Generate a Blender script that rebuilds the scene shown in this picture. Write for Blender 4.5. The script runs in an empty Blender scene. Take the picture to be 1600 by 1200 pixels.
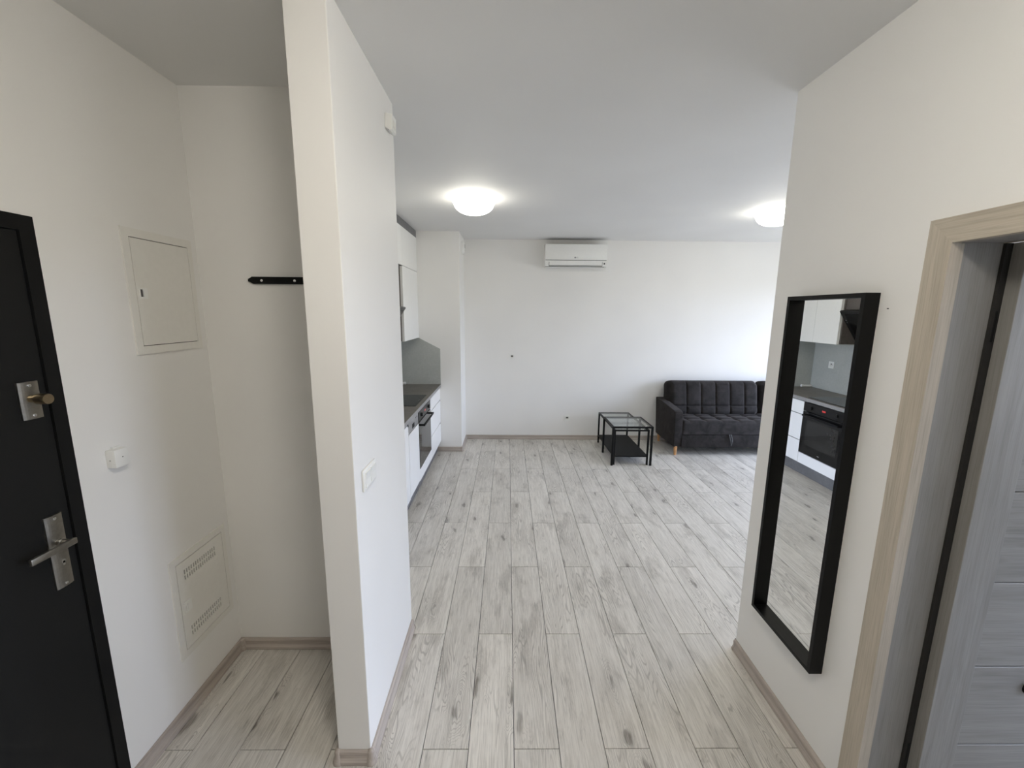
import bpy, bmesh, math, random
from mathutils import Vector, Matrix
random.seed(7)
SC = bpy.context.scene
COL = SC.collection
PI = math.pi

# ------------------------------------------------------------------ camera
F_PX, PITCH, ROLL, YAW, CAM_H = 649.58, .1716, .0079, .0112, 1.8269
def cam_dir(u, v):
    u, v = u*math.cos(ROLL)+v*math.sin(ROLL), -u*math.sin(ROLL)+v*math.cos(ROLL)
    y = math.cos(PITCH)-v*math.sin(PITCH); z = -math.sin(PITCH)-v*math.cos(PITCH)
    return Vector((u*math.cos(YAW)+y*math.sin(YAW), -u*math.sin(YAW)+y*math.cos(YAW), z))
fw = cam_dir(0, 0); rt = cam_dir(1, 0)-fw; dn = cam_dir(0, 1)-fw
cd = bpy.data.cameras.new('camera'); cam = bpy.data.objects.new('camera', cd); COL.objects.link(cam)
cd.sensor_width = 36; cd.lens = F_PX/1600*36; cd.clip_start = .02
m = Matrix((rt, -dn, -fw)).transposed().to_4x4(); m.translation = (0, 0, CAM_H)
cam.matrix_world = m
SC.camera = cam

# ------------------------------------------------------------------ sky and exposure
SKY_STRENGTH = 21.5
LAMP_POWER = 23.0
HALL_POWER = 55.0
w = bpy.data.worlds.new('sky'); SC.world = w; w.use_nodes = True
nt = w.node_tree; nt.nodes.clear()
out = nt.nodes.new('ShaderNodeOutputWorld'); bg = nt.nodes.new('ShaderNodeBackground')
tc = nt.nodes.new('ShaderNodeTexCoord'); sx = nt.nodes.new('ShaderNodeSeparateXYZ'); rp = nt.nodes.new('ShaderNodeValToRGB')
mr = nt.nodes.new('ShaderNodeMapRange'); mr.inputs[1].default_value = -1; mr.inputs[2].default_value = 1
nt.links.new(tc.outputs['Generated'], sx.inputs[0]); nt.links.new(sx.outputs[2], mr.inputs[0]); nt.links.new(mr.outputs[0], rp.inputs[0])
rp.color_ramp.elements[0].position = .48; rp.color_ramp.elements[0].color = (.26, .26, .25, 1)     # ground outside
rp.color_ramp.elements[1].position = .52; rp.color_ramp.elements[1].color = (.655, .755, 1.0, 1)     # overcast sky
nt.links.new(rp.outputs[0], bg.inputs[0]); bg.inputs[1].default_value = SKY_STRENGTH
nt.links.new(bg.outputs[0], out.inputs[0])
SC.view_settings.view_transform = 'Standard'; SC.view_settings.look = 'None'
SC.view_settings.gamma = 1; SC.view_settings.use_curve_mapping = False
SC.view_settings.exposure = 0.0
SC.cycles.use_denoising = True
SC.cycles.max_bounces = 6; SC.cycles.diffuse_bounces = 5; SC.cycles.glossy_bounces = 4
SC.cycles.transparent_max_bounces = 12
SC.cycles.sample_clamp_indirect = 6; SC.cycles.caustics_reflective = False; SC.cycles.caustics_refractive = False
SC.cycles.use_adaptive_sampling = True; SC.cycles.adaptive_threshold = .022; SC.cycles.adaptive_min_samples = 16
def portal(name, loc, rot, sx_, sy_):
    l = bpy.data.lights.new(name, 'AREA'); l.shape = 'RECTANGLE'; l.size = sx_; l.size_y = sy_
    l.cycles.is_portal = True
    o = bpy.data.objects.new(name, l); COL.objects.link(o); o.location = loc; o.rotation_euler = rot
    return o
portal('sky_portal_living', (5.34, 4.2, 1.2), (0, PI/2, 0), 2.3, 2.3)
portal('sky_portal_side_room', (4.74, 0.1, 1.55), (0, PI/2, 0), 1.55, 1.75)

# ------------------------------------------------------------------ mesh helpers
def box(x0, x1, y0, y1, z0, z1, bev=0, seg=2):
    b = bmesh.new()
    bmesh.ops.create_cube(b, size=1)
    for v in b.verts:
        v.co = Vector(((x0+x1)/2+v.co.x*(x1-x0), (y0+y1)/2+v.co.y*(y1-y0), (z0+z1)/2+v.co.z*(z1-z0)))
    if bev: bmesh.ops.bevel(b, geom=list(b.edges), offset=bev, segments=seg, profile=.5, affect='EDGES', clamp_overlap=True)
    return b
def join(*bs):
    o = bmesh.new()
    for b in bs:
        m_ = bpy.data.meshes.new('tmp'); b.to_mesh(m_); o.from_mesh(m_); bpy.data.meshes.remove(m_); b.free()
    return o
def poly(pts, a, b_, axis):
    """prism: 2D polygon pts extruded from a to b_ along axis (X: pts=(y,z), Y: pts=(x,z), Z: pts=(x,y))"""
    b = bmesh.new()
    def P(p, t): return {'X': (t, p[0], p[1]), 'Y': (p[0], t, p[1]), 'Z': (p[0], p[1], t)}[axis]
    A = [b.verts.new(P(p, a)) for p in pts]; B = [b.verts.new(P(p, b_)) for p in pts]
    b.faces.new(A); b.faces.new(B[::-1])
    n = len(pts)
    for i in range(n): b.faces.new((A[i], B[i], B[(i+1) % n], A[(i+1) % n]))
    bmesh.ops.recalc_face_normals(b, faces=list(b.faces))
    return b
def lathe(prof, c, axis='Z', seg=32):
    """prof: list of (radius, height) revolved round axis through c"""
    b = bmesh.new(); rings = []
    for r, h in prof:
        ring = []
        for i in range(seg):
            a = 2*PI*i/seg; p, q = r*math.cos(a), r*math.sin(a)
            co = {'Z': (p, q, h), 'X': (h, p, q), 'Y': (p, h, q)}[axis]
            ring.append(b.verts.new(Vector(co)+Vector(c)))
        rings.append(ring)
    for A, B in zip(rings, rings[1:]):
        for i in range(seg): b.faces.new((A[i], A[(i+1) % seg], B[(i+1) % seg], B[i]))
    b.faces.new(rings[0]); b.faces.new(rings[-1])
    bmesh.ops.remove_doubles(b, verts=list(b.verts), dist=1e-6)
    bmesh.ops.recalc_face_normals(b, faces=list(b.faces))
    return b
def tube(pts, r, seg=10):
    b = bmesh.new(); rings = []
    pts = [Vector(p) for p in pts]
    up = Vector((0, 0, 1))
    for i, p in enumerate(pts):
        d = (pts[min(i+1, len(pts)-1)]-pts[max(i-1, 0)]).normalized()
        s = d.cross(up)
        if s.length < 1e-3: s = d.cross(Vector((0, 1, 0)))
        s.normalize(); t = s.cross(d)
        rings.append([b.verts.new(p+s*r*math.cos(2*PI*k/seg)+t*r*math.sin(2*PI*k/seg)) for k in range(seg)])
    for A, B in zip(rings, rings[1:]):
        for k in range(seg): b.faces.new((A[k], A[(k+1) % seg], B[(k+1) % seg], B[k]))
    b.faces.new(rings[0]); b.faces.new(rings[-1])
    bmesh.ops.recalc_face_normals(b, faces=list(b.faces))
    return b
def slab(axis, t0, t1, a0, a1, z0, z1, holes=()):
    """upright slab with rectangular holes. axis 'X': normal X, thickness t0..t1, a is Y; axis 'Y': normal Y, a is X"""
    A = sorted({a0, a1, *[h[0] for h in holes], *[h[1] for h in holes]}); Z = sorted({z0, z1, *[h[2] for h in holes], *[h[3] for h in holes]})
    b = bmesh.new(); vd = {}
    def V(t, a, z):
        k = (t, round(a, 5), round(z, 5))
        if k not in vd: vd[k] = b.verts.new((t, a, z) if axis == 'X' else (a, t, z))
        return vd[k]
    def solid(i, j):
        if i < 0 or j < 0 or i >= len(A)-1 or j >= len(Z)-1: return False
        ca, cz = (A[i]+A[i+1])/2, (Z[j]+Z[j+1])/2
        return not any(h[0] < ca < h[1] and h[2] < cz < h[3] for h in holes)
    for i in range(len(A)-1):
        for j in range(len(Z)-1):
            if not solid(i, j): continue
            for t in (t0, t1): b.faces.new((V(t, A[i], Z[j]), V(t, A[i+1], Z[j]), V(t, A[i+1], Z[j+1]), V(t, A[i], Z[j+1])))
            for di, dj, e in ((-1, 0, ((A[i], Z[j]), (A[i], Z[j+1]))), (1, 0, ((A[i+1], Z[j]), (A[i+1], Z[j+1]))), (0, -1, ((A[i], Z[j]), (A[i+1], Z[j]))), (0, 1, ((A[i], Z[j+1]), (A[i+1], Z[j+1])))):
                if not solid(i+di, j+dj):
                    (p, q), (r, s) = e
                    b.faces.new((V(t0, p, q), V(t0, r, s), V(t1, r, s), V(t1, p, q)))
    bmesh.ops.recalc_face_normals(b, faces=list(b.faces))
    return b
ORG = {}
def emit(name, bm, mat, parent=None, smooth=False, **props):
    """world-space bmesh -> ONE object with its origin at the base centre of its own box"""
    lo = Vector([min(v.co[i] for v in bm.verts) for i in range(3)]); hi = Vector([max(v.co[i] for v in bm.verts) for i in range(3)])
    c = Vector(((lo.x+hi.x)/2, (lo.y+hi.y)/2, lo.z))
    for v in bm.verts: v.co -= c
    if smooth:
        for f in bm.faces: f.smooth = True
    me = bpy.data.meshes.new(name); bm.to_mesh(me); bm.free()
    me.materials.append(MAT[mat])
    if smooth and hasattr(me, 'set_sharp_from_angle'): me.set_sharp_from_angle(angle=math.radians(38))
    o = bpy.data.objects.new(name, me); COL.objects.link(o)
    ORG[o] = c
    if parent: o.parent = parent; o.location = c-ORG[parent]
    else: o.location = c
    for k, v in props.items(): o[k] = v
    return o
def thing(name, label, cat, loc, group=None):
    o = bpy.data.objects.new(name, None); COL.objects.link(o); o.empty_display_size = .05
    o.location = loc; ORG[o] = Vector(loc); o['label'] = label; o['category'] = cat
    if group: o['group'] = group
    return o
def one(name, bm, mat, label, cat, smooth=False, group=None):
    o = emit(name, bm, mat, None, smooth, label=label, category=cat)
    if group: o['group'] = group
    return o
def struct(name, bm, mat, smooth=False): return emit(name, bm, mat, None, smooth, kind='structure')
def text_bm(s, size, depth, M):
    cu = bpy.data.curves.new('t', 'FONT'); cu.body = s; cu.size = size; cu.extrude = depth; cu.align_x = 'CENTER'; cu.align_y = 'CENTER'
    o = bpy.data.objects.new('t', cu); COL.objects.link(o)
    me = bpy.data.meshes.new_from_object(o.evaluated_get(bpy.context.evaluated_depsgraph_get()))
    b = bmesh.new(); b.from_mesh(me); bpy.data.objects.remove(o); bpy.data.curves.remove(cu); bpy.data.meshes.remove(me)
    bmesh.ops.transform(b, matrix=M, verts=list(b.verts))
    return b

# ------------------------------------------------------------------ materials
MAT = {}
class N:
    def __init__(s, name):
        s.m = bpy.data.materials.new(name); s.m.use_nodes = True; s.t = s.m.node_tree; MAT[name] = s.m
        s.p = s.t.nodes['Principled BSDF']; s.out = s.t.nodes['Material Output']
    def node(s, typ, **kw):
        n = s.t.nodes.new(typ)
        for k, v in kw.items():
            if k.startswith('i_'): n.inputs[k[2:]].default_value = v
            else: setattr(n, k, v)
        return n
    def link(s, a, b): s.t.links.new(a, b)
    def math(s, op, a, b=None, c=None):
        n = s.node('ShaderNodeMath', operation=op)
        for i, x in enumerate((a, b, c)):
            if x is None: continue
            if isinstance(x, (int, float)): n.inputs[i].default_value = x
            else: s.link(x, n.inputs[i])
        return n.outputs[0]
    def mapr(s, x, a, b, c=0., d=1., smooth=False):
        n = s.node('ShaderNodeMapRange'); n.interpolation_type = 'SMOOTHSTEP' if smooth else 'LINEAR'
        s.link(x, n.inputs[0])
        for i, v in enumerate((a, b, c, d)): n.inputs[i+1].default_value = v
        return n.outputs[0]
    def mix(s, fac, a, b, mode='MIX'):
        n = s.node('ShaderNodeMix', data_type='RGBA', blend_type=mode)
        for sock, x in ((n.inputs[0], fac), (n.inputs[6], a), (n.inputs[7], b)):
            if isinstance(x, (int, float)): sock.default_value = x
            elif isinstance(x, tuple): sock.default_value = (*x, 1)
            else: s.link(x, sock)
        return n.outputs[2]
    def noise(s, vec, scale=1., detail=3., rough=.5, dist=0.):
        n = s.node('ShaderNodeTexNoise'); n.inputs['Scale'].default_value = scale; n.inputs['Detail'].default_value = detail
        n.inputs['Roughness'].default_value = rough; n.inputs['Distortion'].default_value = dist
        s.link(vec, n.inputs['Vector']); return n.outputs[0]
    def vmul(s, vec, sc, add=None):
        n = s.node('ShaderNodeMapping'); s.link(vec, n.inputs[0]); n.inputs['Scale'].default_value = sc
        return n.outputs[0]
    def obj(s): return s.node('ShaderNodeTexCoord').outputs['Object']
    def bump(s, h, strength, dist=.001):
        n = s.node('ShaderNodeBump'); n.inputs['Strength'].default_value = strength; n.inputs['Distance'].default_value = dist
        s.link(h, n.inputs['Height']); s.link(n.outputs[0], s.p.inputs['Normal'])
    def set(s, col=None, rough=None, metal=None, **kw):
        if col is not None:
            if isinstance(col, tuple): s.p.inputs['Base Color'].default_value = (*col, 1)
            else: s.link(col, s.p.inputs['Base Color'])
        if rough is not None:
            if isinstance(rough, (int, float)): s.p.inputs['Roughness'].default_value = rough
            else: s.link(rough, s.p.inputs['Roughness'])
        if metal is not None: s.p.inputs['Metallic'].default_value = metal
        for k, v in kw.items(): s.p.inputs[k.replace('_', ' ')].default_value = v
        return s
def paint(name, col, rough=.6, amp=.03, scale=6., bump=.15):
    n = N(name); o = n.obj(); big = n.noise(o, scale/6, 2)
    c = n.mix(n.mapr(big, .3, .7), tuple(x*(1-amp) for x in col), tuple(min(1, x*(1+amp)) for x in col))
    n.set(c, rough); return n
def plain(name, col, rough=.4, metal=0., amp=.05, scale=40., bump=.05, **kw):
    n = N(name); o = n.obj(); f = n.noise(o, scale, 3)
    c = n.mix(n.mapr(f, .3, .7), tuple(x*(1-amp) for x in col), tuple(min(1, x*(1+amp)) for x in col))
    n.set(c, rough, metal, **kw)
    if bump >= .1: n.bump(f, bump, .0005)
    return n

paint('wall_paint', (.80, .79, .765))
paint('ceiling_paint', (.76, .76, .755), .7)
plain('white_plastic', (.80, .80, .77), .35, amp=.01)
plain('panel_white', (.76, .745, .70), .4, amp=.015)
plain('gloss_white', (.90, .905, .91), .16, amp=.008, scale=3, bump=.0)
plain('cabinet_white', (.80, .80, .78), .35, amp=.01, bump=0)
plain('black_metal', (.006, .006, .0062), .5, amp=.1, Specular_IOR_Level=.16)
plain('black_frame', (.003, .003, .003), .4, amp=.1, bump=.02, Specular_IOR_Level=.18)
plain('black_plastic', (.009, .009, .0095), .3, amp=.1, Specular_IOR_Level=.25)
plain('black_glass', (.008, .008, .0085), .04, amp=.02, bump=0, Specular_IOR_Level=.3)
plain('hood_glass', (.006, .006, .006), .06, amp=.02, bump=0, Specular_IOR_Level=.12)
plain('oven_glass', (.022, .022, .022), .06, amp=.02, bump=0)
plain('gap_black', (.015, .014, .013), .9, amp=.1)
plain('dark_door', (.0085, .0088, .0085), .55, amp=.08, scale=300, bump=.12, Specular_IOR_Level=.22)
plain('dark_door_frame', (.0058, .006, .0058), .55, amp=.08, scale=300, bump=.1, Specular_IOR_Level=.2)
plain('brushed_steel', (.33, .315, .285), .36, 1., amp=.08, scale=90)
plain('satin_brass', (.40, .325, .22), .3, 1., amp=.06)
plain('appliance_grey', (.36, .36, .37), .28, .6, amp=.03)
plain('chrome', (.75, .75, .75), .15, 1., amp=.01)
plain('sofa_leg_wood', (.56, .30, .13), .4, amp=.15, scale=25)
plain('grid_dark', (.06, .06, .06), .5)
plain('logo_grey', (.08, .08, .08), .5)
plain('logo_print', (.25, .25, .25), .4)

def emitter(name, col, strength, base=(.8, .8, .8)):
    n = N(name); n.set(base, .3); n.p.inputs['Emission Color'].default_value = (*col, 1); n.p.inputs['Emission Strength'].default_value = strength
    return n
emitter('lamp_glass_living', (1,.955,.83), LAMP_POWER)
emitter('lamp_glass_hall', (1,.945,.85), HALL_POWER)
emitter('lamp_rim', (1, .96, .88), 5.0)
emitter('lamp_rim_hall', (1, .945, .85), 55.)
emitter('display_red', (1.0, .07, .07), .5, (.1, .01, .01))

def glass(name, refl, tint=(1, 1, 1)):
    n = N(name); n.t.nodes.remove(n.p)
    tr = n.node('ShaderNodeBsdfTransparent'); tr.inputs[0].default_value = (*tint, 1)
    gl = n.node('ShaderNodeBsdfGlossy'); gl.inputs['Roughness'].default_value = .02
    lw = n.node('ShaderNodeLayerWeight'); lw.inputs[0].default_value = .5
    fr = n.math('MULTIPLY_ADD', n.math('POWER', lw.outputs['Facing'], 5.), 1-refl, refl)
    mx = n.node('ShaderNodeMixShader'); n.link(fr, mx.inputs[0]); n.link(tr.outputs[0], mx.inputs[1]); n.link(gl.outputs[0], mx.inputs[2])
    n.link(mx.outputs[0], n.out.inputs[0])
glass('window_glass', .03, (.98, .985, .985)); glass('table_glass', .04, (.965, .985, .98))
n = N('mirror_glass'); n.set((.93, .94, .93), .0, 1.)

def wood(name, axis, light, dark, streak=1.0, rough=.45, fine_amt=.35):
    """grey oak decor, grain along axis (0 x, 1 y, 2 z) in object space"""
    n = N(name); o = n.obj()
    oi = n.node('ShaderNodeObjectInfo'); add = n.node('ShaderNodeVectorMath', operation='ADD'); cmb = n.node('ShaderNodeCombineXYZ')
    r = n.math('MULTIPLY', oi.outputs['Random'], 47.)
    for i in range(3): n.link(r, cmb.inputs[i])
    n.link(o, add.inputs[0]); n.link(cmb.outputs[0], add.inputs[1]); o = add.outputs[0]
    def sc(across, along): return tuple(along if i == axis else across for i in range(3))
    st = n.noise(n.vmul(o, sc(34, 1.8)), 1, 4, .6); fi = n.noise(n.vmul(o, sc(260, 7)), 1, 2, .6)
    fld = n.noise(n.vmul(o, sc(9, .9)), 1, 2); ring = n.math('SINE', n.math('MULTIPLY', fld, 70.))
    msk = n.mapr(n.noise(n.vmul(o, sc(5, .7)), 1, 1), .48, .62, smooth=True)
    rg = n.math('MULTIPLY', n.mapr(ring, .2, 1.), msk)
    fac = n.math('ADD', n.math('MULTIPLY', n.mapr(st, .3, .7), .6*streak), n.math('MULTIPLY', rg, .25))
    c = n.mix(fac, light, dark); c = n.mix(n.math('MULTIPLY', n.mapr(fi, .45, .75), fine_amt), c, tuple(x*.6 for x in dark))
    n.set(c, rough); n.bump(fi, .12, .0005); return n
L_, D_ = (.50, .445, .365), (.335, .29, .23)
for ax, s in enumerate('xyz'): wood('oak_'+s, ax, L_, D_)
for ax, s in enumerate('xyz'): wood('baseboard_oak_'+s, ax, (.50, .445, .395), (.31, .265, .23), 1.2)
wood('shaded_oak_z', 2, (.275, .265, .252), (.18, .171, .161)); wood('shaded_oak_x', 0, (.275, .265, .252), (.165, .158, .149))  # casing oak copied darker and greyer, shade and cool daylight in the colour

def plank_material():
    n = N('floor_oak'); o = n.obj()
    oi = n.node('ShaderNodeObjectInfo'); R = oi.outputs['Random']
    cmb = n.node('ShaderNodeCombineXYZ'); n.link(n.math('MULTIPLY', R, 53.), cmb.inputs[0]); n.link(n.math('MULTIPLY', R, 131.), cmb.inputs[1])
    add = n.node('ShaderNodeVectorMath', operation='ADD'); n.link(o, add.inputs[0]); n.link(cmb.outputs[0], add.inputs[1]); v = add.outputs[0]
    # flat coordinates only
    fl = n.node('ShaderNodeVectorMath', operation='MULTIPLY'); n.link(v, fl.inputs[0]); fl.inputs[1].default_value = (1, 1, 0); v = fl.outputs[0]
    wob = n.noise(n.vmul(v, (5, 3.0, 1)), 1, 2)
    # knots
    vo = n.node('ShaderNodeTexVoronoi'); vo.voronoi_dimensions = '2D'; vo.inputs['Scale'].default_value = 1
    vo.inputs['Randomness'].default_value = .9
    dv = n.node('ShaderNodeVectorMath', operation='MULTIPLY_ADD')
    n2 = n.node('ShaderNodeTexNoise'); n2.inputs['Scale'].default_value = 1; n2.inputs['Detail'].default_value = 2; n.link(n.vmul(v, (22, 9, 1)), n2.inputs['Vector'])
    n.link(n2.outputs['Color'], dv.inputs[0]); dv.inputs[1].default_value = (.34, .30, 0); n.link(n.vmul(v, (6.5, 2.1, 1)), dv.inputs[2])
    n.link(dv.outputs[0], vo.inputs['Vector'])
    sep = n.node('ShaderNodeSeparateColor'); n.link(vo.outputs['Color'], sep.inputs[0])
    has = n.mapr(sep.outputs[0], .66, .70); size = n.mapr(sep.outputs[1], 0, 1, .07, .17)
    kd = n.math('DIVIDE', vo.outputs['Distance'], size)
    knot = n.math('MULTIPLY', n.mapr(kd, 1., .25, smooth=True), has)
    halo = n.math('MULTIPLY', n.mapr(vo.outputs['Distance'], .5, .05, smooth=True), has)
    # cathedral grain lines bending round the knots
    fld = n.noise(n.vmul(v, (8, .8, 1)), 1, 2.0, .45)
    fld = n.math('ADD', fld, n.math('MULTIPLY', halo, .20))
    ring = n.mapr(n.math('SINE', n.math('MULTIPLY', fld, 240.)), .40, .95)
    rmask = n.mapr(n.noise(n.vmul(v, (3.0, 1.5, 1)), 1, 1.5), .47, .62, smooth=True)
    rmask = n.math('MAXIMUM', rmask, n.math('MULTIPLY', halo, .9))
    streak = n.mapr(n.noise(n.vmul(v, (48, 1.9, 1)), 1, 5, .68), .36, .66)
    blotch = n.mapr(n.noise(n.vmul(v, (7, 2.2, 1)), 1, 5, .68), .50, .70, smooth=True)
    fine = n.mapr(n.noise(n.vmul(v, (200, 7, 1)), 1, 2, .7), .46, .64)
    dash = n.mapr(n.noise(n.vmul(v, (85, 6, 1)), 1, 4, .7), .57, .68)
    crack = n.mapr(n.noise(n.vmul(v, (26, 9, 1)), 1, 5, .75, 1.2), .64, .70)
    c = n.mix(streak, (.715, .685, .632), (.585, .553, .505))
    c = n.mix(n.math('MULTIPLY', blotch, .58), c, (.36, .335, .30))
    c = n.mix(n.math('MULTIPLY', n.math('MULTIPLY', ring, rmask), .58), c, (.27, .248, .22))
    c = n.mix(n.math('MULTIPLY', n.math('MULTIPLY', fine, n.mapr(blotch, 0, 1, .50, 1.)), .72), c, (.33, .31, .28))
    c = n.mix(n.math('MULTIPLY', n.math('MULTIPLY', dash, n.mapr(blotch, 0, 1, .45, 1.)), .80), c, (.25, .23, .205))
    c = n.mix(n.math('MULTIPLY', n.math('MULTIPLY', crack, blotch), .80), c, (.20, .18, .155))
    c = n.mix(n.math('MULTIPLY', n.math('MULTIPLY', halo, n.mapr(dash, 0, 1, .4, 1.)), .38), c, (.28, .26, .235))
    c = n.mix(n.math('MULTIPLY', n.math('MULTIPLY', knot, n.mapr(fine, 0, 1, .65, 1.)), .90), c, (.13, .112, .095))
    hs = n.node('ShaderNodeHueSaturation'); n.link(c, hs.inputs['Color']); n.link(n.mapr(R, 0, 1, .93, 1.06), hs.inputs['Value'])
    n.set(hs.outputs[0], n.mapr(fine, 0, 1, .34, .48)); n.p.inputs['Specular IOR Level'].default_value = .5
    n.bump(fine, .10, .0005)
plank_material()

def concrete(name, a, b, rough=.5):
    n = N(name); o = n.obj(); f = n.noise(o, 5, 6, .65, .4); g = n.noise(o, 45, 4, .6)
    c = n.mix(n.mapr(f, .3, .7), a, b); c = n.mix(n.math('MULTIPLY', n.mapr(g, .4, .7), .35), c, tuple(x*.8 for x in a))
    n.set(c, rough); n.bump(g, .06, .0005)
concrete('worktop_stone', (.115, .105, .094), (.185, .170, .152), .45)
concrete('worktop_edge', (.26, .255, .25), (.33, .325, .32), .45)
concrete('plinth_grey', (.13, .13, .135), (.185, .185, .19), .45)
concrete('hood_panel', (.065, .056, .05), (.13, .112, .10), .5)
concrete('splash_grey', (.42, .435, .41), (.47, .485, .46), .28)
def velvet():
    n = N('velvet'); o = n.obj(); f = n.noise(o, 9, 5, .65, .6); g = n.noise(o, 320, 2)
    c = n.mix(n.mapr(f, .32, .70), (.011, .0098, .0098), (.034, .031, .031)); n.set(c, .85)
    n.p.inputs['Specular IOR Level'].default_value = .2; n.p.inputs['Sheen Weight'].default_value = .15; n.p.inputs['Sheen Roughness'].default_value = .4
    n.p.inputs['Sheen Tint'].default_value = (.62, .56, .54, 1); n.bump(g, .25, .0008)
velvet()

# ------------------------------------------------------------------ the shell
H = 2.789
LX, RX = -1.449, 1.269            # hall side walls
BACK = 5.852; REAR = -1.55; EAST = 5.22
KX = LX
struct('wall_left', slab('X', LX-.18, LX, REAR, BACK+.18, 0, H, [(.42, 1.345, -.01, 2.10)]), 'wall_paint')
struct('wall_back', slab('Y', BACK, BACK+.18, LX, EAST+.18, 0, H), 'wall_paint')
struct('wall_column', box(LX, -.60, 5.30, BACK, 0, H), 'wall_paint')
struct('wall_alcove', box(LX, -.682, 2.022, 2.164, 0, H), 'wall_paint')
struct('wall_partition', box(-.682, -.5505, 1.427, 2.164, 0, H, .003, 2), 'wall_paint')
WALL_R = struct('wall_right', slab('X', RX, 1.412, REAR, 2.005, 0, H, [(.33, 1.232, -.01, 2.045)]), 'wall_paint')
struct('wall_divider', slab('Y', 1.86, 2.005, 1.412, EAST, 0, H), 'wall_paint')
struct('wall_east', slab('X', EAST, EAST+.18, 1.86, BACK+.18, 0, H, [(3.10, 5.30, .05, 2.32)]), 'wall_paint')
struct('wall_rear', slab('Y', REAR-.18, REAR, LX-.18, 4.8, 0, H), 'wall_paint')
struct('wall_side_room', slab('X', 4.62, 4.8, REAR, 1.86, 0, H, [(-.75, .95, .80, 2.30)]), 'wall_paint')
struct('ceiling', box(LX-.18, EAST+.18, REAR-.18, BACK+.18, H, H+.2), 'ceiling_paint')
floor = struct('floor', box(LX-.18, EAST+.18, REAR-.18, BACK+.18, -.2, -.0095), 'gap_black')

# floor planks, half-staggered, each one a board with chamfered edges
PW, PL, X0, Y0 = .193, 1.2792, .0369, 2.753
def plank_mesh(w_, l_):
    b = bmesh.new(); g = .0013; ch = .0011; t = .0095
    def ring(ins, z): return [b.verts.new((sx_*(w_/2-ins), sy_*(l_/2-ins), z)) for sx_, sy_ in ((-1, -1), (1, -1), (1, 1), (-1, 1))]
    r0, r1, r2 = ring(g, -t), ring(g, -ch), ring(g+ch, 0)
    for A, B in ((r0, r1), (r1, r2)):
        for i in range(4): b.faces.new((A[i], A[(i+1) % 4], B[(i+1) % 4], B[i]))
    b.faces.new(r2)
    me = bpy.data.meshes.new('plank'); b.to_mesh(me); b.free(); me.materials.append(MAT['floor_oak']); return me
full = plank_mesh(PW, PL)
FX0, FX1, FY0, FY1 = LX, EAST, REAR, BACK
j = -9
while X0+j*PW < FX1:
    xa, xb = max(X0+j*PW, FX0), min(X0+(j+1)*PW, FX1)
    if xb-xa > .01:
        base = Y0+(0 if j % 2 == 0 else PL/2)
        k = math.floor((FY0-base)/PL)
        while base+k*PL < FY1:
            ya, yb = max(base+k*PL, FY0), min(base+(k+1)*PL, FY1)
            if yb-ya > .03:
                fullsize = abs(xb-xa-PW) < 1e-6 and abs(yb-ya-PL) < 1e-6
                o = bpy.data.objects.new('plank', full if fullsize else plank_mesh(xb-xa, yb-ya)); COL.objects.link(o)
                o.parent = floor; o.location = Vector(((xa+xb)/2, (ya+yb)/2, 0))-ORG[floor]
            k += 1
    j += 1

# baseboards: moulded profile, offset from the wall
BBP = [(0, 0), (.019, 0), (.021, .006), (.020, .016), (.0165, .022), (.013, .030), (.0125, .040), (.014, .048), (.012, .056), (.007, .060), (0, .060)]
def bb_x(y, d, x0, x1): return poly([(y+d*a, z) for a, z in BBP], x0, x1, 'X')      # runs along X, wall at y, d = side
def bb_y(x, d, y0, y1): return poly([(x+d*a, z) for a, z in BBP], y0, y1, 'Y')
def bb(name, bm, ax): return struct('baseboard_'+name, bm, 'baseboard_oak_'+ax)
def cap(x, y, parent, ax='x'):
    emit('corner_cap', lathe([(.024, 0), (.025, .008), (.0235, .016), (.019, .024), (.016, .034), (.0165, .050), (.014, .058), (.008, .0625), (.001, .063)], (x, y, 0), 'Z', 20), 'baseboard_oak_z', parent, True)
b1 = bb('hall_left', bb_y(LX, 1, 1.349, 2.022), 'y')
b2 = bb('alcove_back', bb_x(2.022, -1, LX, -.682), 'x')
cap(LX+.012, 2.010, b2)
bb('partition_inner', bb_y(-.682, -1, 1.427, 2.022), 'y')
b3 = bb('partition_front', bb_x(1.427, -1, -.682, -.5505), 'x'); cap(-.682, 1.427, b3); cap(-.5505, 1.427, b3)
b4 = bb('partition_side', bb_y(-.5505, 1, 1.427, 2.150), 'y')
emit('end_cap', bb_y(-.5505, 1.12, 2.150, 2.158), 'baseboard_oak_x', b4)
b5 = bb('column_front', bb_x(5.30, -1, -.925, -.60), 'x'); cap(-.60, 5.30, b5)
bb('column_side', bb_y(-.60, 1, 5.30, BACK), 'y')
bb('living_back', bb_x(BACK, -1, -.60, EAST), 'x')
b6 = bb('hall_right', bb_y(RX, -1, 1.290, 1.992), 'y')
emit('end_cap', bb_y(RX, -1.12, 1.992, 2.004), 'baseboard_oak_x', b6)
bb('hall_right_near', bb_y(RX, -1, REAR, .262), 'y')
bb('hall_left_near', bb_y(LX, 1, REAR, .415), 'y')
bb('divider', bb_x(2.005, 1, RX, EAST), 'x')
bb('east', bb_y(EAST, -1, 2.005, 3.05), 'y')

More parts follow.
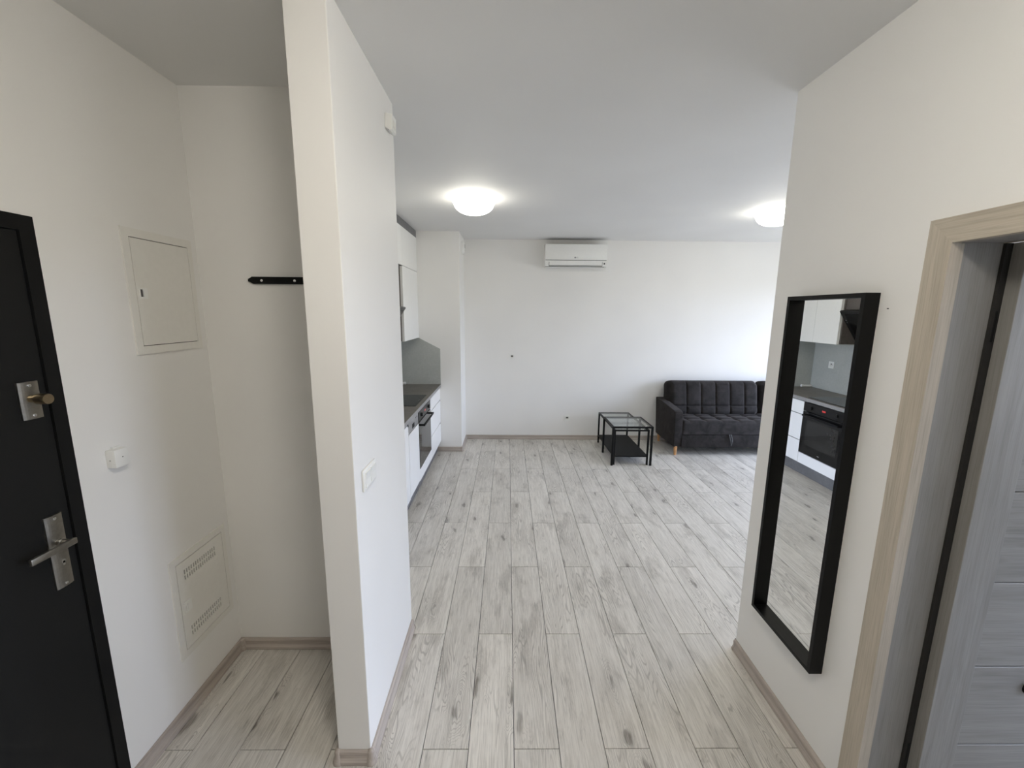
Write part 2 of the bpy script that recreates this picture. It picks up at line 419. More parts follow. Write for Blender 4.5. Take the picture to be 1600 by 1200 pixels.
# windows (outside the frame, they bring the daylight)
def window(name, x, y0, y1, z0, z1, leaves):
    fr = [(y0+.0, y1, z0, z1)]
    n_ = leaves; wd = (y1-y0)/n_
    holes = [(y0+i*wd+.075, y0+(i+1)*wd-.075, z0+.09, z1-.09) for i in range(n_)]
    r = struct(name, slab('X', x+.05, x+.12, y0, y1, z0, z1, holes), 'white_plastic')
    for h in holes: emit('pane', box(x+.08, x+.086, h[0]-.004, h[1]+.004, h[2]-.004, h[3]+.004), 'window_glass', r)
    return r
window('window_1', EAST, 3.10, 5.30, .05, 2.32, 3)
window('window_2', 4.62, -.75, .95, .80, 2.30, 2)

# entrance door in the left wall
d = struct('door_1', slab('X', LX-.10, LX+.003, .42, 1.345, .0, 2.10, [(.472, 1.303, -.01, 2.055)]), 'dark_door_frame')
leaf = emit('door_leaf', box(LX-.075, LX-.003, .475, 1.300, .008, 2.052, .0015), 'dark_door', d)
FXD = LX-.003
def plate(nm, y0, y1, z0, z1, par):
    c_ = (y0+y1)/2; w_ = (y1-y0)/2; pts = []
    for i in range(9):
        t = -1+i/4; pts.append((FXD+.010-.004*t*t, c_+w_*t))
    b = poly([(FXD, y0)]+pts+[(FXD, y1)], z0, z1, 'Z')
    o = emit(nm, b, 'brushed_steel', par)
    for zz in (z0+.011, z1-.011): emit('screw', lathe([(.0052, 0), (.0048, .0022), (.003, .003)], (FXD+.0095, c_, zz), 'X', 12), 'chrome', o, True)
    return o
p1 = plate('lock_plate', 1.221, 1.276, 1.494, 1.608, d)
emit('lock_knob', lathe([(.012, 0), (.012, .020), (.0165, .022), (.0165, .050), (.015, .053), (.001, .0535)], (FXD+.008, 1.249, 1.556), 'X', 24), 'satin_brass', d, True)
p2 = plate('handle_plate', 1.221, 1.273, .930, 1.177, d)
hz, hy = 1.083, 1.250
emit('keyhole', join(lathe([(.007, 0), (.007, .003)], (FXD+.0095, 1.249, 1.018), 'X', 16), box(FXD+.0095, FXD+.0125, 1.2455, 1.2525, 1.004, 1.018)), 'chrome', d)
emit('lever', join(lathe([(.013, 0), (.013, .010), (.010, .012), (.010, .042)], (FXD+.009, hy, hz), 'X', 20),
    box(FXD+.040, FXD+.052, hy-.118, hy+.016, hz-.011, hz+.011, .004, 2)), 'brushed_steel', d, True)

# inner door on the right: frame, casing and leaf swung 90 degrees into the side room
D2Y = 1.222
emit('nail_hole', box(RX-.0004, RX+.001, 1.395, 1.402, 1.846, 1.8495), 'grid_dark', WALL_R)
d2 = struct('door_2', slab('X', RX+.012, 1.412, .33, 1.232, 0, 2.045, [(.345, D2Y, -.01, 2.032)]), 'shaded_oak_z')
def casing(x0, x1, par, y1=1.285):
    y0 = .270; z1 = 2.102; wd = .072
    emit('casing', poly([(y1, 0), (y1, z1), (y1-wd, z1-wd), (y1-wd, 0)], x0, x1, 'X'), 'oak_z', par)
    emit('casing', poly([(y0, 0), (y0, z1), (y0+wd, z1-wd), (y0+wd, 0)], x0, x1, 'X'), 'oak_z', par)
    emit('casing', poly([(y0, z1), (y1, z1), (y1-wd, z1-wd), (y0+wd, z1-wd)], x0, x1, 'X'), 'oak_y', par)
casing(RX-.016, RX+.012, d2); casing(1.412, 1.420, d2, 1.306)
emit('stop_strip', box(RX+.012, RX+.026, 1.2165, D2Y, 0, 2.028), 'oak_z', d2)
emit('dark_gap_strip', box(1.412, 1.450, 1.2135, 1.2255, 0, 2.03), 'gap_black', d2)  # black strip added for the shaded gap, also stopping light past the leaf
LY0, LY1, LXa = 1.176, 1.213, 1.430
leafp = emit('door_leaf', join(box(LXa, LXa+.118, LY0, LY1, .01, 2.03, .0015), box(LXa+.70, LXa+.818, LY0, LY1, .01, 2.03, .0015)), 'shaded_oak_z', d2)
emit('leaf_core', box(LXa+.118, LXa+.70, LY0+.012, LY1-.006, .012, 2.028), 'gap_black', d2)
zz = .375-.307*2
while zz < 2.02:
    a, b_ = max(zz+.0015, .012), min(zz+.307-.0015, 2.028)
    if b_-a > .03: emit('door_board', box(LXa+.1185, LXa+.6995, LY0+.004, LY0+.014, a, b_, .0022, 1), 'shaded_oak_x', d2)
    zz += .307
for hzz in (.25, 1.75): emit('hinge', lathe([(.007, 0), (.007, .09)], (1.4235, 1.2185, hzz), 'Z', 12), 'black_metal', d2, True)
emit('door_fitting', lathe([(.024, 0), (.022, -.012), (.012, -.016), (.001, -.0165)], (1.752, LY0+.004, .60), 'Y', 20), 'black_metal', d2, True)

# ------------------------------------------------------------------ hall things
def wall_panel(name, label, y0, y1, z0, z1, vents, latch):
    t = thing(name, label, 'access panel', (LX, (y0+y1)/2, z0))
    iy0, iy1, iz0, iz1 = y0+.030, y1-.025, z0+.032, z1-.032
    emit('panel_frame', slab('X', LX, LX+.006, y0, y1, z0, z1, [(iy0, iy1, iz0, iz1)]), 'panel_white', t)
    emit('backing', box(LX, LX+.0006, iy0, iy1, iz0, iz1), 'gap_black', t)
    g = .003; holes = []
    if vents:
        n_ = 15
        for zc in (iz1-.055, iz1-.083, iz0+.083, iz0+.055):
            for i in range(n_):
                yy = iy0+.045+i*(iy1-iy0-.105)/(n_-1)
                holes.append((yy-.0033, yy+.0033, zc-.0105, zc+.0105))
    dr = emit('panel_door', slab('X', LX+.002, LX+.0062, iy0+g, iy1-g, iz0+g, iz1-g, holes), 'panel_white', t)
    a, b_, c_, e = latch
    emit('latch', join(slab('X', LX+.006, LX+.009, a, b_, c_, e, [(a+.005, a+.017, c_+.007, e-.006)] if not vents else [(a+.006, a+.010, c_+.006, e-.016)])), 'white_plastic', dr)
    emit('latch_slot', box(LX+.0062, LX+.0068, a+.004, a+.019, c_+.006, e-.005), 'grid_dark' if not vents else 'panel_white', dr)
    emit('latch_tab', box(LX+.007, LX+.011, a+.017, a+.024, c_+.006, e-.010, .001), 'white_plastic', dr)
wall_panel('fuse_box_panel', 'white flush fuse box door high on wall beside entrance door', 1.635, 1.985, 1.649, 2.132, False, (1.677, 1.715, 1.867, 1.909))
wall_panel('vented_access_panel', 'white slotted access panel low on wall above alcove baseboard', 1.633, 1.983, .272, .753, True, (1.680, 1.722, .478, .528))

t = thing('junction_box', 'small white box on wall between entrance door and alcove', 'box', (LX, 1.475, 1.255))
emit('housing', box(LX, LX+.034, 1.447, 1.503, 1.256, 1.322, .0025), 'white_plastic', t, True)
emit('cover_screw', lathe([(.0022, 0), (.002, .0012)], (LX+.0338, 1.477, 1.291), 'X', 12), 'grid_dark', t)
emit('side_hole', lathe([(.0018, 0), (.0016, -.001)], (LX+.015, 1.4472, 1.285), 'Y', 12), 'grid_dark', t)
emit('wall_base', box(LX, LX+.010, 1.470, 1.500, 1.322, 1.328, .001), 'white_plastic', t)

t = thing('coat_rack', 'black metal bar screwed to alcove back wall', 'coat rack', (-1.065, 2.022, 1.947))
zc, hw = 1.9635, .0165
def barpts(x0, x1):
    return [(x0+.022, zc-hw), (x0+.010, zc-hw*.55), (x0, zc-.006), (x0, zc+.006), (x0+.010, zc+hw*.62), (x0+.018, zc+hw),
            (x1-.018, zc+hw), (x1-.010, zc+hw*.62), (x1, zc+.006), (x1, zc-.006), (x1-.010, zc-hw*.55), (x1-.022, zc-hw)]
emit('bar', poly(barpts(-1.216, -.914), 2.010, 2.022, 'Y'), 'black_frame', t)
for xs in (-1.152, -.9985): emit('screw', lathe([(.0065, 0), (.006, -.002), (.003, -.003)], (xs, 2.0102, zc-.001), 'Y', 14), 'chrome', t, True)

t = thing('motion_sensor', 'small white sensor high on end of white partition', 'sensor', (-.55, 2.06, 2.62))
sx0 = -.5505
emit('housing', poly([(sx0, 2.635), (sx0+.020, 2.622), (sx0+.030, 2.626), (sx0+.033, 2.688), (sx0, 2.694)], 2.025, 2.090, 'Y'), 'white_plastic', t)
emit('lens', box(sx0+.029, sx0+.0335, 2.035, 2.080, 2.640, 2.668, .001), 'panel_white', t)
emit('cable_hole', box(sx0+.010, sx0+.016, 2.030, 2.040, 2.6275, 2.632), 'grid_dark', t)

t = thing('light_switch', 'white double rocker light switch on partition side', 'light switch', (sx0, 1.57, 1.14))
emit('frame', box(sx0, sx0+.009, 1.497, 1.643, 1.143, 1.229, .003), 'white_plastic', t, True)
for ya in (1.511, 1.5735):
    b = poly([(sx0+.008, 1.156), (sx0+.013, 1.156), (sx0+.0105, 1.186), (sx0+.0145, 1.216), (sx0+.008, 1.216)], ya, ya+.0565, 'Y')
    emit('rocker', b, 'white_plastic', t)

# wall mirror
t = thing('wall_mirror', 'tall narrow mirror in deep black frame on right wall', 'mirror', (RX, 1.634, .404))
my0, my1, mz0, mz1, mx = 1.434, 1.834, .404, 1.901, RX-.052
wf = .016
def mitre(pts, nm='frame_side'): return emit(nm, poly(pts, mx, RX, 'X'), 'black_frame', t)
mitre([(my0, mz0), (my0, mz1), (my0+wf, mz1-wf), (my0+wf, mz0+wf)]); mitre([(my1, mz0), (my1, mz1), (my1-wf, mz1-wf), (my1-wf, mz0+wf)])
mitre([(my0, mz0), (my1, mz0), (my1-wf, mz0+wf), (my0+wf, mz0+wf)]); mitre([(my0, mz1), (my1, mz1), (my1-wf, mz1-wf), (my0+wf, mz1-wf)])
emit('mirror_glass', box(RX-.019, RX-.014, my0+wf, my1-wf, mz0+wf, mz1-wf), 'mirror_glass', t)
emit('backing', box(RX-.014, RX-.001, my0+wf, my1-wf, mz0+wf, mz1-wf), 'gap_black', t)

# ------------------------------------------------------------------ ceiling lamps
def lamp(label, x, y, glassmat, r=.196):
    t = thing('ceiling_lamp', label, 'ceiling lamp', (x, y, H-.14))
    emit('base_plate', lathe([(.10, H), (.10, H-.009), (.001, H-.009)], (x, y, 0), 'Z', 32), 'white_plastic', t, True)
    emit('glass_rim', lathe([(r*.96, H-.010), (r, H-.016), (r*.985, H-.026), (r*.93, H-.040), (r*.875, H-.049)], (x, y, 0), 'Z', 48), glassmat.replace('glass_living', 'rim').replace('glass_hall', 'rim_hall'), t, True)
    R = r*.875; prof = [(R, H-.0495)]
    for i in range(1, 13):
        a = i/12*PI/2; prof.append((max(R*math.cos(a), .001), H-.050-.090*math.sin(a)))
    emit('glass_shade', lathe(prof, (x, y, 0), 'Z', 48), glassmat, t, True)
lamp('lit white glass dome ceiling lamp nearer the kitchen cabinets', -.297, 3.79, 'lamp_glass_living')
lamp('lit white glass dome ceiling lamp half hidden behind right wall', 2.535, 4.12, 'lamp_glass_living')
lamp('warm lit white dome ceiling lamp in the hall', .12, .32, 'lamp_glass_hall')

# ------------------------------------------------------------------ living room
t = thing('air_conditioner', 'white split air conditioner high on living room back wall', 'air conditioner', (.895, BACK, 2.415))
ax0, ax1, ay = .487, 1.300, BACK-.19
body = [(BACK, 2.420), (BACK-.12, 2.412), (ay+.012, 2.425), (ay+.002, 2.47), (ay, 2.50), (ay, 2.690), (ay+.015, 2.712), (BACK, 2.712)]
emit('housing', poly([(a, b_) for a, b_ in body], ax0, ax1, 'X'), 'white_plastic', t)
emit('front_panel', box(ax0+.001, ax1-.001, ay-.008, ay+.004, 2.508, 2.704, .004), 'white_plastic', t, True)
emit('vane', poly([(ay-.004, 2.500), (ay-.002, 2.440), (ay+.010, 2.436), (ay+.012, 2.500)], ax0+.055, ax1-.060, 'X'), 'white_plastic', t)
emit('vane_gap', poly([(ay+.0005, 2.506), (ay+.0015, 2.470), (ay+.0105, 2.428), (ay+.014, 2.506)], ax0+.050, ax1-.055, 'X'), 'grid_dark', t)
emit('panel_gap', box(ax0+.004, ax1-.004, ay-.001, ay+.004, 2.502, 2.508), 'grid_dark', t)
emit('intake_grille', box(ax0+.03, ax1-.03, ay+.03, BACK-.02, 2.708, 2.714), 'grid_dark', t)
emit('bottom_line', box(ax0+.004, ax1-.03, ay+.012, ay+.018, 2.419, 2.4225), 'grid_dark', t)
emit('indicator', box(ax1-.038, ax1-.024, ay-.001, ay+.006, 2.452, 2.472), 'grid_dark', t)
MY = Matrix.Rotation(PI/2, 4, 'X')
emit('logo', join(lathe([(.0105, 0), (.0105, -.001)], (.880, ay-.008, 2.537), 'Y', 20), text_bm('LG', .022, .0006, Matrix.Translation((.906, ay-.0085, 2.537)) @ MY)), 'logo_print', t)

def socket(label, kind, c, normal):
    """80 mm wall socket plate; normal '-Y' or '+X'"""
    t = thing('wall_socket', label, 'socket', (c[0], c[1], c[2]-.04))
    def P(b):
        M = Matrix.Translation(c) @ (Matrix() if normal == '-Y' else Matrix.Rotation(PI/2, 4, 'Z'))
        bmesh.ops.transform(b, matrix=M, verts=list(b.verts)); return b
    emit('plate', P(slab('Y', -.009, 0, -.041, .041, -.041, .041, [(-.021, .021, -.021, .021)])), 'white_plastic', t)
    emit('cover_ring', P(join(box(-.021, .021, -.003, 0, -.021, .021))), 'panel_white', t)
    emit('recess', P(lathe([(.0205, -.004), (.0205, -.003)], (0, 0, 0), 'Y', 24)), 'panel_white', t)
    emit('pin_holes_shade', P(join(lathe([(.0028, -.0062), (.0028, -.005)], (-.0095, 0, 0), 'Y', 10), lathe([(.0028, -.0062), (.0028, -.005)], (.0095, 0, 0), 'Y', 10),
        box(-.016, .016, -.0085, -.005, -.003, .015) if kind == 'dark' else box(-.004, .004, -.0085, -.005, .004, .017))), 'grid_dark', t)  # the wider dark block paints in the shade of the recess
socket('white wall socket at mid height on living room back wall', 'dark', (.062, BACK, 1.207), '-Y')
socket('white wall socket low on back wall beside coffee table', 'dark', (.868, BACK, .318), '-Y')

t = thing('gas_detector', 'white round detector high on side of wall column', 'detector', (-.60, 5.60, 2.55))
emit('housing', lathe([(.082, 0), (.082, .012), (.074, .030), (.050, .038), (.001, .039)], (-.60, 5.60, 2.638), 'X', 32), 'white_plastic', t, True)
for i in range(4): emit('vent', box(-.570, -.561, 5.575, 5.640, 2.655+i*.012-.018, 2.661+i*.012-.018), 'grid_dark', t)
emit('test_button', lathe([(.012, .036), (.012, .042), (.001, .0425)], (-.60, 5.59, 2.60), 'X', 16), 'panel_white', t, True)

# nest of two tables
def bars(t, x0, x1, y0, y1, zt, r=.0115, top=.02):
    for xx in (x0, x1-2*r):
        for yy in (y0, y1-2*r): emit('leg', box(xx, xx+2*r, yy, yy+2*r, 0, zt, .001, 1), 'black_metal', t)
    for yy in (y0, y1-2*r): emit('rail', box(x0+2*r, x1-2*r, yy, yy+2*r, zt-top, zt), 'black_metal', t)
    for xx in (x0, x1-2*r): emit('rail', box(xx, xx+2*r, y0+2*r, y1-2*r, zt-top, zt), 'black_metal', t)
tb = thing('nesting_table', 'square black metal side table with clear glass top over long table', 'table', (1.505, 5.03, 0))
bars(tb, 1.258, 1.752, 4.785, 5.278, .487)
emit('glass_top', box(1.279, 1.731, 4.806, 5.257, .4815, .4875, .001, 1), 'table_glass', tb)
ta = thing('coffee_table', 'long low black metal coffee table with glass top and dark lower shelf', 'table', (1.503, 5.26, 0))
bars(ta, 1.290, 1.716, 4.812, 5.705, .441, .010, .018)
emit('glass_top', box(1.308, 1.698, 4.830, 5.687, .436, .442, .001, 1), 'table_glass', ta)
emit('shelf', box(1.310, 1.696, 4.818, 5.699, .098, .114, .001, 1), 'black_metal', ta)
for xx in (1.2925, 1.6965): emit('shelf_rail', box(xx, xx+.0175, 4.832, 5.685, .096, .114), 'black_metal', ta)

# sofa
def cushion(w_, h_, d_, seams_u, seams_v, bulge, groove, nu=64, nv=24, edge=.05, tuft=0., corner=.03):
    """heightfield block in local (u, v, n): front face bulges along +n, piped edge; returns bmesh in u,v,n"""
    b = bmesh.new()
    def prof(s, L):
        e = min(s, L-s); return 1 if e >= edge else math.sin(max(e, 0)/edge*PI/2)**.55 if e > 0 else 0
    def dep(u, v):
        q = prof(u, w_)*prof(v, h_)
        g = 0
        for s in seams_u: g = max(g, math.exp(-((u-s)/.011)**2))
        for s in seams_v: g = max(g, math.exp(-((v-s)/.011)**2))
        pu = 1; ks = [0]+list(seams_u)+[w_]; 
        for a, c_ in zip(ks, ks[1:]):
            if a <= u <= c_: x = (u-a)/(c_-a); pu = math.sin(max(0, min(1, x))*PI)**.4 if 0 < x < 1 else 0
        pv = 1; ks = [0]+list(seams_v)+[h_]
        for a, c_ in zip(ks, ks[1:]):
            if a <= v <= c_: x = (v-a)/(c_-a); pv = math.sin(max(0, min(1, x))*PI)**.4 if 0 < x < 1 else 0
        tf = 0
        if tuft:
            for s in seams_u:
                for r in seams_v: tf = max(tf, math.exp(-(((u-s)**2+(v-r)**2)/.0016)))
        return (d_-edge)+(edge*q) + bulge*q*pu*pv - groove*g*q - tuft*tf*q
    G = [[b.verts.new((w_*i/nu, h_*j_/nv, dep(w_*i/nu, h_*j_/nv))) for j_ in range(nv+1)] for i in range(nu+1)]
    B = [[b.verts.new((w_*i/nu, h_*j_/nv, 0)) for j_ in range(nv+1)] for i in (0, nu)]
    for i in range(nu):
        for j_ in range(nv): b.faces.new((G[i][j_], G[i+1][j_], G[i+1][j_+1], G[i][j_+1]))
    bot = [b.verts.new((w_*i/nu, 0, 0)) for i in range(nu+1)]; top = [b.verts.new((w_*i/nu, h_, 0)) for i in range(nu+1)]
    for i in range(nu):
        b.faces.new((bot[i], bot[i+1], G[i+1][0], G[i][0])); b.faces.new((top[i+1], top[i], G[i][nv], G[i+1][nv]))
        b.faces.new((bot[i+1], bot[i], top[i], top[i+1]))
    for side, gi in ((B[0], 0), (B[1], nu)):
        for j_ in range(nv): b.faces.new((side[j_], G[gi][j_], G[gi][j_+1], side[j_+1]))
    for v in b.verts:                       # round the corners of the outline
        for U, su in ((corner, -1), (w_-corner, 1)):
            for V, sv in ((corner, -1), (h_-corner, 1)):
                a, c_ = (v.co.x-U)*su, (v.co.y-V)*sv
                if a > 1e-9 and c_ > 1e-9:
                    k = max(a, c_)/math.hypot(a, c_); v.co.x = U+a*k*su; v.co.y = V+c_*k*sv
    bmesh.ops.remove_doubles(b, verts=list(b.verts), dist=1e-5)
    bmesh.ops.recalc_face_normals(b, faces=list(b.faces))
    return b
def place(b, o, U, V, Nn):
    M = Matrix((Vector(U), Vector(V), Vector(Nn))).transposed().to_4x4(); M.translation = Vector(o)
    bmesh.ops.transform(b, matrix=M, verts=list(b.verts)); bmesh.ops.recalc_face_normals(b, faces=list(b.faces)); return b
SX0, SX1, SY0, SY1 = 2.135, 4.935, 5.13, 5.83
t = thing('sofa', 'dark charcoal velvet sofa with tufted back and short wooden legs', 'sofa', ((SX0+SX1)/2, (SY0+SY1)/2, 0))
def arm(x0, x1, flip):
    # side outline in Y,Z: front leans slightly forward at top, top rises to the rear
    pts = [(SY0+.035, .115), (SY0+.012, .30), (SY0, .56), (SY0+.012, .590), (SY0+.05, .603), (SY1-.02, .650), (SY1, .64), (SY1, .115)]
    b = poly(pts, x0, x1, 'X')
    bmesh.ops.bevel(b, geom=[e for e in b.edges], offset=.028, segments=4, profile=.6, affect='EDGES', clamp_overlap=True)
    # lean: the arm widens upward on the outer side
    for v in b.verts:
        k = (v.co.z-.115)/.53
        v.co.x += (-.028*k if not flip else .028*k)+ (.014 if not flip else -.014)
    return b
emit('armrest', arm(SX0+.012, SX0+.115, False), 'velvet', t, True); emit('armrest', arm(SX1-.115, SX1-.012, True), 'velvet', t, True)
sx0_, sx1_ = SX0+.112, SX1-.112
emit('base', box(sx0_, sx1_, SY0+.035, SY1-.03, .115, .285, .012, 2), 'velvet', t, True)
emit('drawer_front', box(sx0_+.004, sx1_-.004, SY0+.012, SY0+.060, .112, .288, .012, 3), 'velvet', t, True)
sw = sx1_-sx0_
ns = 12
seat = place(cushion(sw, .56, .165, [sw*(i+.5)/ns for i in range(ns)], [.16, .33, .50], .010, .007, 150, 34, .045, .016), (sx0_, SY0+.005, .292), (1, 0, 0), (0, 1, 0), (0, 0, 1))
emit('seat_cushion', seat, 'velvet', t, True)
cw = 1.262
lean = Vector((0, .20, .98)).normalized(); nrm = Vector((0, -.98, .20)).normalized()
for i in range(2):
    xs = SX0+.075+i*(cw+.02)
    bc = place(cushion(cw, .50, .17, [cw*(k+1)/6.3+.05 for k in range(5)], [.15], .018, .011, 120, 40, .085, 0., .075), (xs, 5.68, .40), (1, 0, 0), lean, nrm)
    emit('back_cushion', bc, 'velvet', t, True)
emit('back_frame', box(SX0+.10, SX1-.10, SY1-.09, SY1, .12, .74, .02, 2), 'velvet', t, True)
for xx in (SX0+.062, SX1-.062):
    for yy in (SY0+.055, SY1-.045):
        emit('leg', lathe([(.014, 0), (.016, .004), (.023, .112), (.023, .125)], (xx, yy, 0), 'Z', 18), 'sofa_leg_wood', t, True)
for xx in (SX0+.74,):
    emit('pull_loop', tube([(xx-.012, SY0+.004, .292), (xx-.010, SY0-.006, .26), (xx+.006, SY0-.010, .205), (xx+.020, SY0-.008, .150), (xx+.030, SY0-.010, .152), (xx+.024, SY0-.012, .22), (xx+.010, SY0-.006, .270), (xx+.006, SY0+.004, .292)], .0065, 8), 'grid_dark', t, True)

# ------------------------------------------------------------------ kitchen along the left wall
CF = -.870       # face of the fronts
CB = LX+.012     # cabinet backs
FT = .019
Y_D0, Y_O0, Y_W0, Y_S0 = 4.573, 3.963, 3.548, 2.75
zt, zb = .861, .142
t = thing('drawer_cabinet', 'white base cabinet with three plain drawers beside wall column', 'cabinet', (-1.15, (Y_D0+5.30)/2, .14))
emit('carcass', box(CB, CF-FT-.016, Y_D0+.002, 5.296, zb, zt-.002), 'cabinet_white', t)
for zz in (.856, .699, .398): emit('gap_shade', box(CF-FT-.015, CF-FT-.001, Y_D0+.003, 5.287, zz-.012, zz+.008 if zz < .8 else zt-.002), 'appliance_grey', t)  # grey strips added behind the fronts to stand for shade in the gaps
for a, b_ in ((.703, .856), (.402, .699), (zb, .398)):
    dr = emit('drawer', box(CF-FT, CF, Y_D0+.002, 5.288, a+.001, b_-.004, .001, 1), 'gloss_white', t)
    if a < .6: emit('pull_clip', box(CF-.004, CF+.004, 5.245, 5.272, b_-.014, b_-.004), 'appliance_grey', dr)
emit('filler', box(CF-FT-.01, CF-.003, 5.289, 5.299, zb, zt-.002), 'cabinet_white', t)
t = thing('oven_cabinet', 'white base cabinet housing the oven with plain bottom panel', 'cabinet', (-1.15, (Y_O0+Y_D0)/2, .14))
emit('side_panel', box(CB, CF-FT-.001, Y_O0+.001, Y_O0+.017, zb, zt-.002), 'cabinet_white', t); emit('side_panel', box(CB, CF-FT-.001, Y_D0-.017, Y_D0-.001, zb, zt-.002), 'cabinet_white', t)
emit('bottom_panel', box(CF-FT, CF, Y_O0+.0015, Y_D0-.0015, zb, .262, .001, 1), 'gloss_white', t)
emit('shelf', box(CB, CF-FT-.001, Y_O0+.017, Y_D0-.017, .245, .262), 'cabinet_white', t)
t = thing('oven', 'black built-in electric oven with bar handle under the hob', 'oven', (-1.1, (Y_O0+Y_D0)/2, .266))
oy0, oy1 = Y_O0+.003, Y_D0-.003
emit('body', box(CB+.05, CF-.012, oy0+.022, oy1-.022, .268, .850), 'black_metal', t)
cp = emit('control_panel', box(CF-.010, CF+.006, oy0, oy1, .756, .853, .001, 1), 'black_plastic', t)
for yy in (oy0+.12, oy1-.12): emit('knob', lathe([(.020, 0), (.019, .004), (.018, .016), (.001, .0165)], (CF+.006, yy, .803), 'X', 24), 'black_plastic', cp, True)
yc = (oy0+oy1)/2
emit('display', box(CF+.006, CF+.0068, yc-.024, yc+.024, .797, .815), 'display_red', cp)
od = emit('oven_door', box(CF-.010, CF+.006, oy0, oy1, .270, .748, .001, 1), 'black_glass', t)
emit('window', box(CF+.006, CF+.0066, oy0+.075, oy1-.075, .375, .660), 'oven_glass', od)
emit('logo', box(CF+.006, CF+.0065, yc-.014, yc+.014, .303, .309), 'logo_print', od)
hb = emit('handle', box(CF+.040, CF+.052, oy0+.045, oy1-.045, .700, .722, .003, 2), 'black_metal', od, True)
for yy in (oy0+.055, oy1-.055): emit('handle_post', box(CF+.006, CF+.042, yy-.007, yy+.007, .702, .720), 'black_metal', hb)
t = thing('dishwasher', 'white fronted slim dishwasher with grey control strip', 'dishwasher', (-1.15, (Y_W0+Y_O0)/2, .141))
emit('body', box(CB+.03, CF-FT-.001, Y_W0+.003, Y_O0-.003, .141, zt-.002), 'appliance_grey', t)
emit('door_panel', box(CF-FT, CF+.002, Y_W0+.0025, Y_O0-.0025, .155, .742, .001, 1), 'gloss_white', t)
cp = emit('control_strip', box(CF-FT, CF, Y_W0+.0025, Y_O0-.0025, .746, .853, .001, 1), 'appliance_grey', t)
ym = (Y_W0+Y_O0)/2
emit('display', box(CF, CF+.0012, ym-.060, ym+.030, .764, .806, .0005, 1), 'gap_black', cp)
for yy, zz in ((ym+.09, .832), (ym+.14, .832)): emit('button', lathe([(.007, 0), (.0065, .002), (.001, .0022)], (CF, yy, zz), 'X', 12), 'grid_dark', cp)
t = thing('sink_cabinet', 'white base cabinet nearest the partition beside slim dishwasher', 'cabinet', (-1.15, (Y_S0+Y_W0)/2, .14))
emit('carcass', box(CB, CF-FT-.001, Y_S0+.002, Y_W0-.002, zb, zt-.002), 'cabinet_white', t)
for a, b_ in ((Y_S0, (Y_S0+Y_W0)/2), ((Y_S0+Y_W0)/2, Y_W0)):
    dr = emit('door', box(CF-FT, CF, a+.0015, b_-.0015, zb, .838, .001, 1), 'gloss_white', t)
emit('rail_hook', box(CF-.002, CF+.006, Y_W0-.022, Y_W0-.010, .826, .842), 'grid_dark', t)
one('plinth_board', box(-.938, -.920, Y_S0, 5.299, 0, .139), 'plinth_grey', 'grey stone look plinth board along the base cabinets', 'plinth')
t = thing('worktop', 'brown grey stone look kitchen worktop with pale front edge', 'worktop', (-1.155, (Y_S0+5.30)/2, .862))
emit('slab', box(LX+.001, -.8602, Y_S0, 5.2995, .8625, .900), 'worktop_stone', t)
emit('edge_band', box(-.8602, -.859, Y_S0, 5.2995, .8625, .8995), 'worktop_edge', t)
t = thing('induction_hob', 'flush black glass hob on the kitchen worktop', 'hob', (-1.16, 4.297, .90))
emit('glass_plate', box(-1.415, -.905, 4.018, 4.577, .9002, .905, .0015, 1), 'black_glass', t)
emit('touch_mark', box(-.935, -.925, 4.26, 4.33, .905, .9053), 'logo_grey', t)
one('splash_panel', slab('X', LX+.0005, LX+.006, Y_S0, 5.2935, .901, 1.498), 'splash_grey', 'pale grey splash panel on kitchen wall above worktop', 'splashback')
one('side_splash_panel', poly([(LX+.007, .901), (-.858, .901), (-.858, 1.357), (-1.129, 1.497), (LX+.007, 1.497)], 5.2938, 5.2996, 'Y'), 'splash_grey', 'pale grey splash panel with sloped corner on column face', 'splashback')
socket('white wall socket on grey kitchen splash panel', 'pin', (LX+.006, 4.98, 1.222), '+X')
t = thing('white_tube', 'small white tube lying on worktop against column', 'tube', (-1.365, 5.262, .90))
emit('body', lathe([(.001, -.105), (.0145, -.105), (.0145, .005), (.001, .005)], (-1.33, 5.262, .9155), 'X', 20), 'white_plastic', t, True)
emit('end_cap', lathe([(.001, .005), (.0175, .005), (.0175, .027), (.012, .030), (.001, .0302)], (-1.33, 5.262, .918), 'X', 20), 'white_plastic', t, True)

WF = -1.120      # wall cabinet fronts
W0 = 4.552
t = thing('wall_cabinet', 'white two door wall cabinet between cooker hood and column', 'cabinet', (-1.28, (W0+5.30)/2, 1.50))
emit('carcass', box(LX+.002, WF-FT-.0015, W0+.001, 5.297, 1.501, 2.300), 'cabinet_white', t)
for a, b_ in ((W0, 4.918), (4.918, 5.290)): emit('door', box(WF-FT, WF, a+.0012, b_-.0012, 1.500, 2.300, .001, 1), 'cabinet_white', t)
emit('filler', box(WF-FT-.01, WF-.004, 5.2905, 5.2985, 1.501, 2.300), 'cabinet_white', t)
t = thing('hood_cabinet', 'dark concrete look unit around the cooker hood', 'cabinet', (-1.3, 4.26, 1.50))
emit('panel', box(LX+.002, -1.158, 3.973, W0-.017, 1.880, 2.302), 'hood_panel', t)
for a in (3.957, W0-.017): emit('cheek', box(LX+.007, -1.146, a, a+.016, 1.503, 2.302), 'hood_panel', t)
t = thing('cooker_hood', 'slanted black glass cooker hood over the hob', 'cooker hood', (-1.3, 4.255, 1.52))
hy0, hy1 = 3.976, 4.532
hp = [(-1.40, 1.520), (-1.325, 1.515), (-1.098, 1.848), (-1.090, 1.860), (-1.100, 1.872), (-1.155, 1.876), (-1.40, 1.876)]
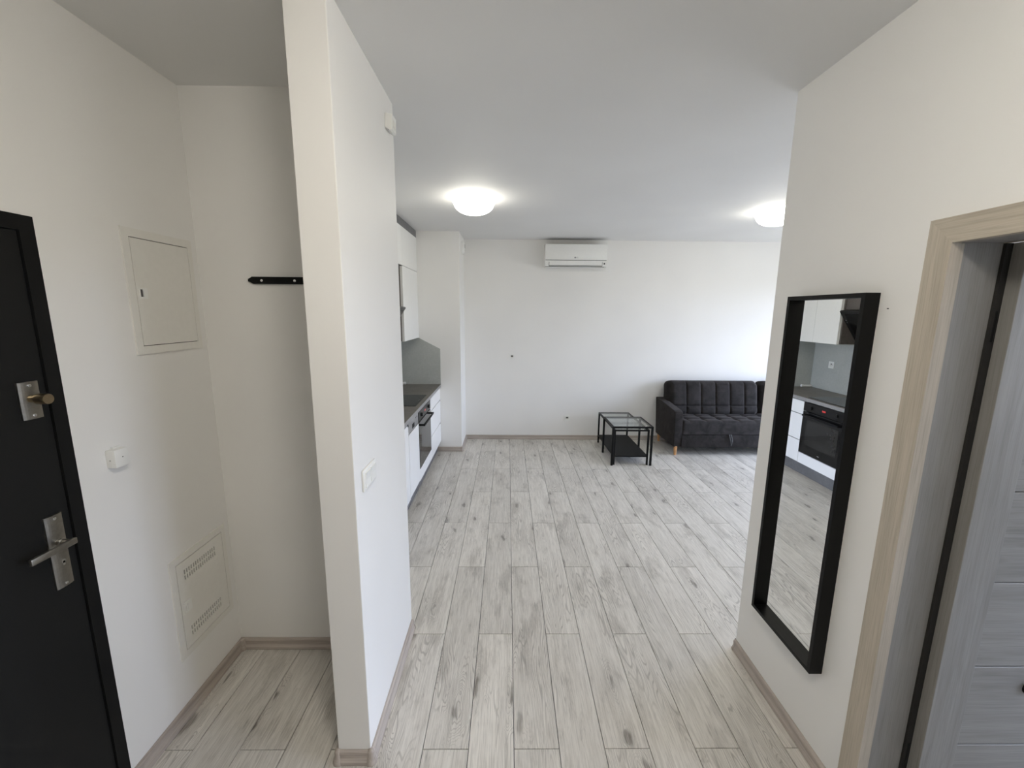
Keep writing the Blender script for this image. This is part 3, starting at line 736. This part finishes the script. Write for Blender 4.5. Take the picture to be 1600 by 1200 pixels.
emit('body', poly(hp, hy0, hy1, 'Y'), 'black_plastic', t)
gd = Vector((-1.325+1.098, 0, 1.515-1.848)); gl_ = gd.length; gd.normalize(); nrm2 = Vector((-gd.z, 0, gd.x))
def hpnt(k, off): p_ = Vector((-1.098, 0, 1.848))+gd*k+nrm2*off; return (p_.x, p_.z)
emit('glass', poly([hpnt(.02, -.0005), hpnt(.02, .005), hpnt(gl_-.02, .005), hpnt(gl_-.02, -.0005)], hy0+.055, hy1-.055, 'Y'), 'hood_glass', t)
for i in range(5):
    q = hpnt(.10+.028*i, 0); emit('button', lathe([(.0045, -.001), (.0045, .0025)], (q[0], hy1-.027, q[1]), 'X', 10), 'chrome', t)
t = thing('wall_cabinet', 'white wall cabinet between cooker hood and partition', 'cabinet', (-1.28, 3.35, 1.50))
emit('carcass', box(LX+.002, WF-FT-.0015, Y_S0, 3.955, 1.501, 2.300), 'cabinet_white', t)
for i in range(2):
    a = Y_S0+i*(3.955-Y_S0)/2; emit('door', box(WF-FT, WF, a+.0012, a+(3.955-Y_S0)/2-.0012, 1.500, 2.300, .001, 1), 'cabinet_white', t)
ys = [Y_S0, 3.355, 3.956, W0, 5.2985]
tl = ['white flap cabinet under ceiling nearest the partition', 'white flap cabinet under ceiling between hood and partition',
      'white flap cabinet under ceiling directly above cooker hood', 'white flap cabinet under ceiling beside the wall column']
for i, (a, b_) in enumerate(zip(ys, ys[1:])):
    t = thing('top_cabinet', tl[i], 'cabinet', (-1.28, (a+b_)/2, 2.304), 'top row of kitchen cabinets')
    emit('carcass', box(LX+.002, WF-FT-.0015, a+.0005, b_-.0008, 2.305, 2.704), 'cabinet_white', t)
    emit('flap_door', box(WF-FT, WF, a+.0012, b_-(.0012 if i < 3 else .0085), 2.3045, 2.704, .001, 1), 'cabinet_white', t)
    if i == 3: emit('filler', box(WF-FT-.001, WF-.004, 5.2905, 5.2982, 2.305, 2.704), 'cabinet_white', t)
one('ceiling_fascia', box(WF-.022, WF-.003, Y_S0, 5.2985, 2.706, H-.001), 'plinth_grey', 'grey fascia strip between top kitchen cabinets and ceiling', 'fascia')
